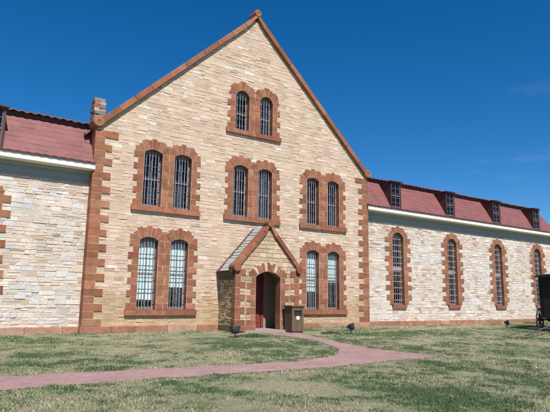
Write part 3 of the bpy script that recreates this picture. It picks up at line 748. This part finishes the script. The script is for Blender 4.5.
# grass blades: one mesh of real blades
def grass(n, x0, x1, y0, y1, hmul=1):
    x = rng.uniform(x0, x1, n); y = rng.uniform(y0, y1, n)
    # stay inside what the camera can roughly see
    dx, dy = x-CAM[0], y-CAM[1]; ang = np.arctan2(dx, dy); dist = np.hypot(dx, dy)
    keep = (ang > .6-.62) & (ang < .6+.62); g, d, den = cover(x, y)
    keep &= rng.random(n) < den*np.clip(11/dist, .22, 1.2)
    ip = inside(x, y); dp = dist_path(x, y); keep &= ~(ip & (dp > .09*vn(x, y, 2.3, 90))) & ~(ip & (rng.random(n) < .35)) | (ip & (x > 5.6) & (y < -7.9) & (rng.random(n) < .30*np.clip((x-5.6)/.8, 0, 1)) & keep)
    keep &= ~((x > pd_x0-.05) & (x < pd_x1+.05) & (y > -PD-.1))
    x, y, g, d, dist = x[keep], y[keep], g[keep], d[keep], dist[keep]; n = len(x)
    wall = np.clip(1+(y+.0)/.35, 0, 1)*(rng.random(n) < .5)
    h = (.011+.022*rng.random(n)+.026*d*rng.random(n)+.09*wall*rng.random(n))*hmul*(1+dist*.012); w = (.0035+.003*rng.random(n))*(1+dist*.05); th = rng.uniform(0, 2*PI, n)
    lean = rng.uniform(.2, 1.0, n)*h; la = rng.uniform(0, 2*PI, n); z = SLOPE*y-.006
    cx, sx = np.cos(th)*w, np.sin(th)*w
    V = np.stack([np.stack([x-cx, y-sx, z], -1), np.stack([x+cx, y+sx, z], -1), np.stack([x+np.cos(la)*lean, y+np.sin(la)*lean, z+h], -1)], 1)
    t = rng.random(n); green = t < g*.9+.08
    C_ = np.where(green[:, None], GRN*(1-d[:, None]*.8)+DGR*1.1*d[:, None]*.8, np.where((rng.random(n) < .5)[:, None], TAN2, TAN)); C_ = C_*(1+rng.uniform(-.2, .2, n))[:, None]
    return V.reshape(-1, 3), np.repeat(C_, 3, 0)
CAM = (-4.838, -17.994, 1.188)
VA, CA = [], []
for a_ in ((420000, -5, 8, -14.5, -8.9), (300000, -5, 8, -8.9, -4), (330000, -5, 31, -8, -.05), (160000, 8, 31, -15, -8), (120000, 8, 31, -8, -.05)):
    v, c_ = grass(*a_); VA.append(v); CA.append(c_)
V = np.concatenate(VA); C_ = np.concatenate(CA); n = len(V)//3
me = bpy.data.meshes.new('grass'); me.vertices.add(3*n); me.loops.add(3*n); me.polygons.add(n)
me.vertices.foreach_set('co', V.astype(np.float32).ravel()); me.loops.foreach_set('vertex_index', np.arange(3*n, dtype=np.int32))
me.polygons.foreach_set('loop_start', np.arange(0, 3*n, 3, dtype=np.int32)); me.polygons.foreach_set('loop_total', np.full(n, 3, np.int32)); me.update()
a = me.color_attributes.new('Tint', 'FLOAT_COLOR', 'POINT'); arr = np.ones((3*n, 4), np.float32); arr[:, :3] = C_; a.data.foreach_set('color', arr.ravel())
m, nt, b = mat('grass_blades'); at = nt.nodes.new('ShaderNodeAttribute'); at.attribute_name = 'Tint'
nt.links.new(at.outputs['Color'], b.inputs['Base Color']); b.inputs['Roughness'].default_value = .7; b.inputs['Specular IOR Level'].default_value = .2
tr = nt.nodes.new('ShaderNodeBsdfTranslucent'); nt.links.new(at.outputs['Color'], tr.inputs[0]); mx = nt.nodes.new('ShaderNodeMixShader'); mx.inputs[0].default_value = .3
out = [q for q in nt.nodes if q.type == 'OUTPUT_MATERIAL'][0]; nt.links.new(b.outputs[0], mx.inputs[1]); nt.links.new(tr.outputs[0], mx.inputs[2]); nt.links.new(mx.outputs[0], out.inputs[0])
me.materials.append(m); o = bpy.data.objects.new('grass', me); COL.objects.link(o); tag(o, 'short patchy grass, straw-dry and green, over the lawn', 'grass', kind='stuff')

# low weeds beside the porch light
def weed(x, y, r, n, label):
    mb = MB(); 
    for i in range(n):
        a = random.uniform(0, 2*PI); q = r*math.sqrt(random.random()); px, py = x+q*math.cos(a), y+q*.6*math.sin(a); z = SLOPE*py-.01
        h = random.uniform(.05, .15)*(1.1-q/r*.6); la = random.uniform(0, 2*PI); l = h*random.uniform(.2, .7); w = random.uniform(.006, .013); th = random.uniform(0, PI)
        c, s = math.cos(th)*w, math.sin(th)*w; t = jit((.10, .14, .07) if random.random() < .75 else (.2, .21, .1), .25)
        mb.add([(px-c, py-s, z), (px+c, py+s, z), (px+c*1.3+math.cos(la)*l*.5, py+s*1.3+math.sin(la)*l*.5, z+h*.6), (px+math.cos(la)*l, py+math.sin(la)*l, z+h), (px-c*1.3+math.cos(la)*l*.5, py-s*1.3+math.sin(la)*l*.5, z+h*.6)], [(0, 1, 2, 3, 4)], t)
    tag(mb.build('weed_clump', m, None), label, 'weeds')
weed(4.75, -2.75, .62, 900, 'low dark green weed clump beside the nearest floodlight at the porch corner')
weed(8.3, -2.55, .45, 350, 'small flat weed patch just left of the middle floodlight')

# ================================================================== FLOODLIGHTS
def floodlight(x, y, rz, label, tilt=.5):
    o = tag(empty('floodlight', (x, y, SLOPE*y), rz), label, 'floodlight', 'floodlights on short stems in the lawn')
    mb = MB(); mb.tube((0, 0, -.02), (0, 0, .03), .06, 14); mb.tube((0, 0, .03), (0, 0, .17), .018, 10); mb.build('stem', M['lamp'], o)
    mb = MB(); mb.box(-.13, -.115, -.02, .02, .15, .28); mb.box(.115, .13, -.02, .02, .15, .28); mb.box(-.13, .13, -.02, .02, .145, .16); mb.build('bracket', M['lamp'], o)
    c, s = math.cos(tilt), math.sin(tilt)
    def P(u, v, w): return (u, v*c-w*s, .29+v*s+w*c)
    mb = MB(); rings = [(.05, -.13), (.10, -.12), (.145, -.04), (.165, .03), (.175, .035), (.175, .06), (.155, .062)]; n = 20; vs = []
    for r_, w in rings:
        for i in range(n):
            a = 2*PI*i/n; ca, sa = math.cos(a), math.sin(a); k = 1/max(abs(ca), abs(sa))**.55
            vs.append(P(r_*ca*k, r_*.72*sa*k, w))
    mb.add(vs, [(j*n+i, j*n+(i+1) % n, (j+1)*n+(i+1) % n, (j+1)*n+i) for j in range(len(rings)-1) for i in range(n)]+[tuple(range(n))[::-1]])
    for k in range(5): x_ = -.08+.04*k; mb.add([P(x_-.004, -.05, -.12), P(x_+.004, -.05, -.12), P(x_+.004, .05, -.12), P(x_-.004, .05, -.12), P(x_-.004, -.04, -.15), P(x_+.004, -.04, -.15), P(x_+.004, .04, -.15), P(x_-.004, .04, -.15)], [(0, 1, 5, 4), (2, 3, 7, 6), (4, 5, 6, 7), (0, 4, 7, 3), (1, 2, 6, 5)])
    mb.build('housing', M['lamp'], o)
    mb = MB(); vs = []
    for i in range(n):
        a = 2*PI*i/n; ca, sa = math.cos(a), math.sin(a); k = 1/max(abs(ca), abs(sa))**.55; vs.append(P(.155*ca*k, .155*.72*sa*k, .055))
    mb.add(vs, [tuple(range(n))]); mb.build('lens', M['lens'], o)
    return o
floodlight(4.02, -2.9, -.15, 'black floodlight in the grass beside the left corner of the porch', -.35)
floodlight(9.05, -2.85, .5, 'black floodlight in the grass near the right corner of the gabled block', -.6)
floodlight(19.57, -2.54, .4, 'small black floodlight farthest right on the lawn, beside the black wagon', -.5)

# ================================================================== LITTER BIN
bx, by = 7.05, -1.86
t = tag(empty('litter_bin', (bx+.27, by+.25, .0)), 'square brown slatted litter bin standing right of the porch doorway', 'litter bin')
bz = -.03
mb = MB(); w_, d2 = .27, .25
for i in range(6):
    x0 = -w_+.09*i
    for y0, sg in ((-d2, 1), (d2-.02, 1)):
        if y0 < 0 and 1 <= i <= 4:
            mb.box(x0+.004, x0+.086, y0, y0+.02, bz+.04, bz+.60, jit((.17, .115, .07), .15)); mb.box(x0+.004, x0+.086, y0, y0+.02, bz+.80, bz+.92, jit((.17, .115, .07), .15))
        else: mb.box(x0+.004, x0+.086, y0, y0+.02, bz+.04, bz+.92, jit((.17, .115, .07), .15))
for i in range(5):
    y0 = -d2+.022+.0912*i
    for x0 in (-w_, w_-.02): mb.box(x0, x0+.02, y0+.004, y0+.087, bz+.04, bz+.92, jit((.15, .105, .065), .15))
mb.build('slatted_body', M['binwood'], t)
mb = MB(); mb.box(-w_-.03, w_+.03, -d2-.03, d2+.03, bz+.93, bz+.98, (.13, .09, .06)); mb.box(-w_-.01, w_+.01, -d2-.01, d2+.01, bz+.915, bz+.93, (.1, .07, .05)); mb.build('lid', M['binwood'], t)
mb = MB(); mb.box(-w_+.025, w_-.025, -d2+.03, d2-.03, bz+.02, bz+.90); mb.build('liner', M['dark'], t)
mb = MB(); mb.box(-.075, .065, -d2-.006, -d2-.002, bz+.47, bz+.59); mb.build('sticker', M['label'], t)
mb = MB(); mb.box(-w_+.02, w_-.02, -d2+.02, d2-.02, bz-.06, bz+.04); mb.build('base', M['iron'], t)

# ================================================================== WAGON (horse-drawn, black, enclosed; runs out of the frame)
wa = math.atan2(-1.35, -5.6)
wg = tag(empty('horse_wagon', (20.25, -5.0, SLOPE*-5.0), wa), 'black enclosed wagon on spoked wheels with its drawbar resting on the grass', 'wagon')
mb = MB(); BL, BW = 3.3, .82        # local +x = forward; body runs back from x=.35
zf, zt = .62, 2.46
mb.box(-BL+.55, .55, -BW, BW, zf, zt)
for x in (-BL+.57, -1.9, -.85, .50): 
    for s in (-1, 1): mb.box(x, x+.06, s*BW-.02 if s > 0 else -BW-.02, s*BW+.02 if s > 0 else -BW+.02, zf-.01, zt-.005)
for s in (-1, 1):
    mb.box(-BL+.63, .50, (BW-.005) if s > 0 else -BW-.018, (BW+.018) if s > 0 else -BW+.005, 1.30, 1.36)
    mb.box(.545, .572, s*.4-.3, s*.4+.3, .8, 2.2)
mb.build('body', M['wagon'], wg)
mb = MB(); pr = [(-BW-.12, zt+.0), (BW+.12, zt), (BW+.12, zt+.05), (.4, zt+.13), (-.4, zt+.13), (-BW-.12, zt+.05)]
vs = [(-BL+.4, y, z) for y, z in pr]+[(.85, y, z) for y, z in pr]; mb.add(vs, [tuple(range(6))[::-1], tuple(range(6, 12))]+[(i, (i+1) % 6, 6+(i+1) % 6, 6+i) for i in range(6)]); mb.build('roof', M['wagon'], wg)
mb = MB(); mb.box(-BL+.7, .7, -.12, .12, .50, .62); mb.tube((.25, -.95, .52), (.25, .95, .52), .035); mb.tube((-2.1, -.95, .60), (-2.1, .95, .60), .035); mb.box(-.06, .06, -.7, .7, .44, .6); mb.box(-2.16, -2.04, -.7, .7, .5, .6)
mb.box(.55, .95, -.6, .6, .58, .62); mb.box(.93, .96, -.6, .6, .62, .85); mb.build('undercarriage', M['wagon'], wg)
def wheel(x, y, r):
    mb = MB(); n = 32; vs = []
    for q, yy in ((r, -.03), (r, .03), (r-.055, .03), (r-.055, -.03)): vs += [(x+q*math.cos(2*PI*i/n), y+yy, r+q*math.sin(2*PI*i/n)) for i in range(n)]
    mb.add(vs, [(j*n+i, j*n+(i+1) % n, ((j+1) % 4)*n+(i+1) % n, ((j+1) % 4)*n+i) for j in range(4) for i in range(n)])
    o = mb.build('wheel', M['wood_old'], wg)
    mb = MB()
    for i in range(12): a = 2*PI*(i+.5)/12; mb.tube((x+.06*math.cos(a), y, r+.06*math.sin(a)), (x+(r-.05)*math.cos(a), y, r+(r-.05)*math.sin(a)), .022, 6, .016)
    mb.build('spokes', M['wood_old'], o)
    mb = MB(); mb.tube((x, y-.1, r), (x, y+.1, r), .085, 14, .07); mb.build('hub', M['iron'], o)
for s in (-1, 1): wheel(.25, s*.98, .52); wheel(-2.1, s*.98, .60)
mb = MB(); mb.tube((.3, 0, .5), (5.9, .1, .08), .042, 8, .03); mb.tube((3.6, -.5, .25), (3.6, .6, .25), .025, 6); mb.tube((.2, -.35, .48), (1.6, 0, .38), .028, 6); mb.tube((.2, .35, .48), (1.6, 0, .38), .028, 6)
mb.build('drawbar', M['wood_old'], wg)

# ================================================================== SKY, SUN, CAMERA
EL, AZ = math.radians(53), math.radians(-9)     # azimuth measured from the facade normal (-y), + to the right
sd = Vector((math.sin(AZ)*math.cos(EL), -math.cos(AZ)*math.cos(EL), math.sin(EL)))
w = bpy.data.worlds.new('World'); S.world = w; w.use_nodes = True; nt = w.node_tree; nt.nodes.clear()
sky = nt.nodes.new('ShaderNodeTexSky'); sky.sky_type = 'NISHITA'; sky.sun_disc = False; sky.sun_elevation = EL
sky.sun_rotation = math.atan2(sd.x, sd.y); sky.air_density = 1.0; sky.dust_density = .35; sky.ozone_density = 5.5; sky.altitude = 1500
bg = nt.nodes.new('ShaderNodeBackground'); bg.inputs[1].default_value = .075; out = nt.nodes.new('ShaderNodeOutputWorld')
hs = nt.nodes.new('ShaderNodeHueSaturation'); hs.inputs['Saturation'].default_value = 1.31
nt.links.new(sky.outputs[0], hs.inputs['Color'])
# faint high wisps of cloud low on the right
tc = nt.nodes.new('ShaderNodeTexCoord'); mp = nt.nodes.new('ShaderNodeMapping'); mp.inputs['Scale'].default_value = (2.2, 2.2, 9); nt.links.new(tc.outputs['Generated'], mp.inputs[0])
nz = nt.nodes.new('ShaderNodeTexNoise'); nz.inputs['Scale'].default_value = 2.4; nz.inputs['Detail'].default_value = 8; nz.inputs['Roughness'].default_value = .6; nt.links.new(mp.outputs[0], nz.inputs['Vector'])
cr = nt.nodes.new('ShaderNodeValToRGB'); cr.color_ramp.elements[0].position = .56; cr.color_ramp.elements[1].position = .85; cr.color_ramp.elements[1].color = (.13, .13, .13, 1); nt.links.new(nz.outputs['Fac'], cr.inputs[0])
dt = nt.nodes.new('ShaderNodeVectorMath'); dt.operation = 'DOT_PRODUCT'; nt.links.new(tc.outputs['Generated'], dt.inputs[0]); dt.inputs[1].default_value = (.852, .506, .13)
mr = nt.nodes.new('ShaderNodeMapRange'); mr.inputs[1].default_value = .955; mr.inputs[2].default_value = .995; nt.links.new(dt.outputs['Value'], mr.inputs[0])
mm = nt.nodes.new('ShaderNodeMath'); mm.operation = 'MULTIPLY'; nt.links.new(cr.outputs[0], mm.inputs[0]); nt.links.new(mr.outputs[0], mm.inputs[1])
mx = nt.nodes.new('ShaderNodeMix'); mx.data_type = 'RGBA'; nt.links.new(mm.outputs[0], mx.inputs[0]); nt.links.new(hs.outputs[0], mx.inputs[6]); mx.inputs[7].default_value = (6, 7, 8, 1)
nt.links.new(mx.outputs[2], bg.inputs[0]); nt.links.new(bg.outputs[0], out.inputs[0])
L = bpy.data.lights.new('sun', 'SUN'); L.energy = 4.0; L.angle = math.radians(.53); L.color = (1, .95, .87)
lo = bpy.data.objects.new('sun', L); COL.objects.link(lo); lo.rotation_euler = sd.to_track_quat('Z', 'Y').to_euler()
cam = bpy.data.cameras.new('camera'); co = bpy.data.objects.new('camera', cam); COL.objects.link(co)
cam.sensor_width = 36; cam.lens = 36*531.557/550; cam.clip_end = 8000
R = Matrix(((0.82362512, -0.10894173, -0.55657287), (-0.5669576, -0.13364531, -0.81283332), (0.01416811, 0.98502316, -0.17183898)))
co.matrix_world = Matrix.Translation((-4.8381, -17.9943, 1.1884)) @ R.to_4x4()
S.camera = co
S.view_settings.view_transform = 'Standard'; S.view_settings.look = 'None'; S.view_settings.gamma = 1; S.view_settings.exposure = .72; S.view_settings.use_curve_mapping = False
S.render.engine = 'CYCLES'
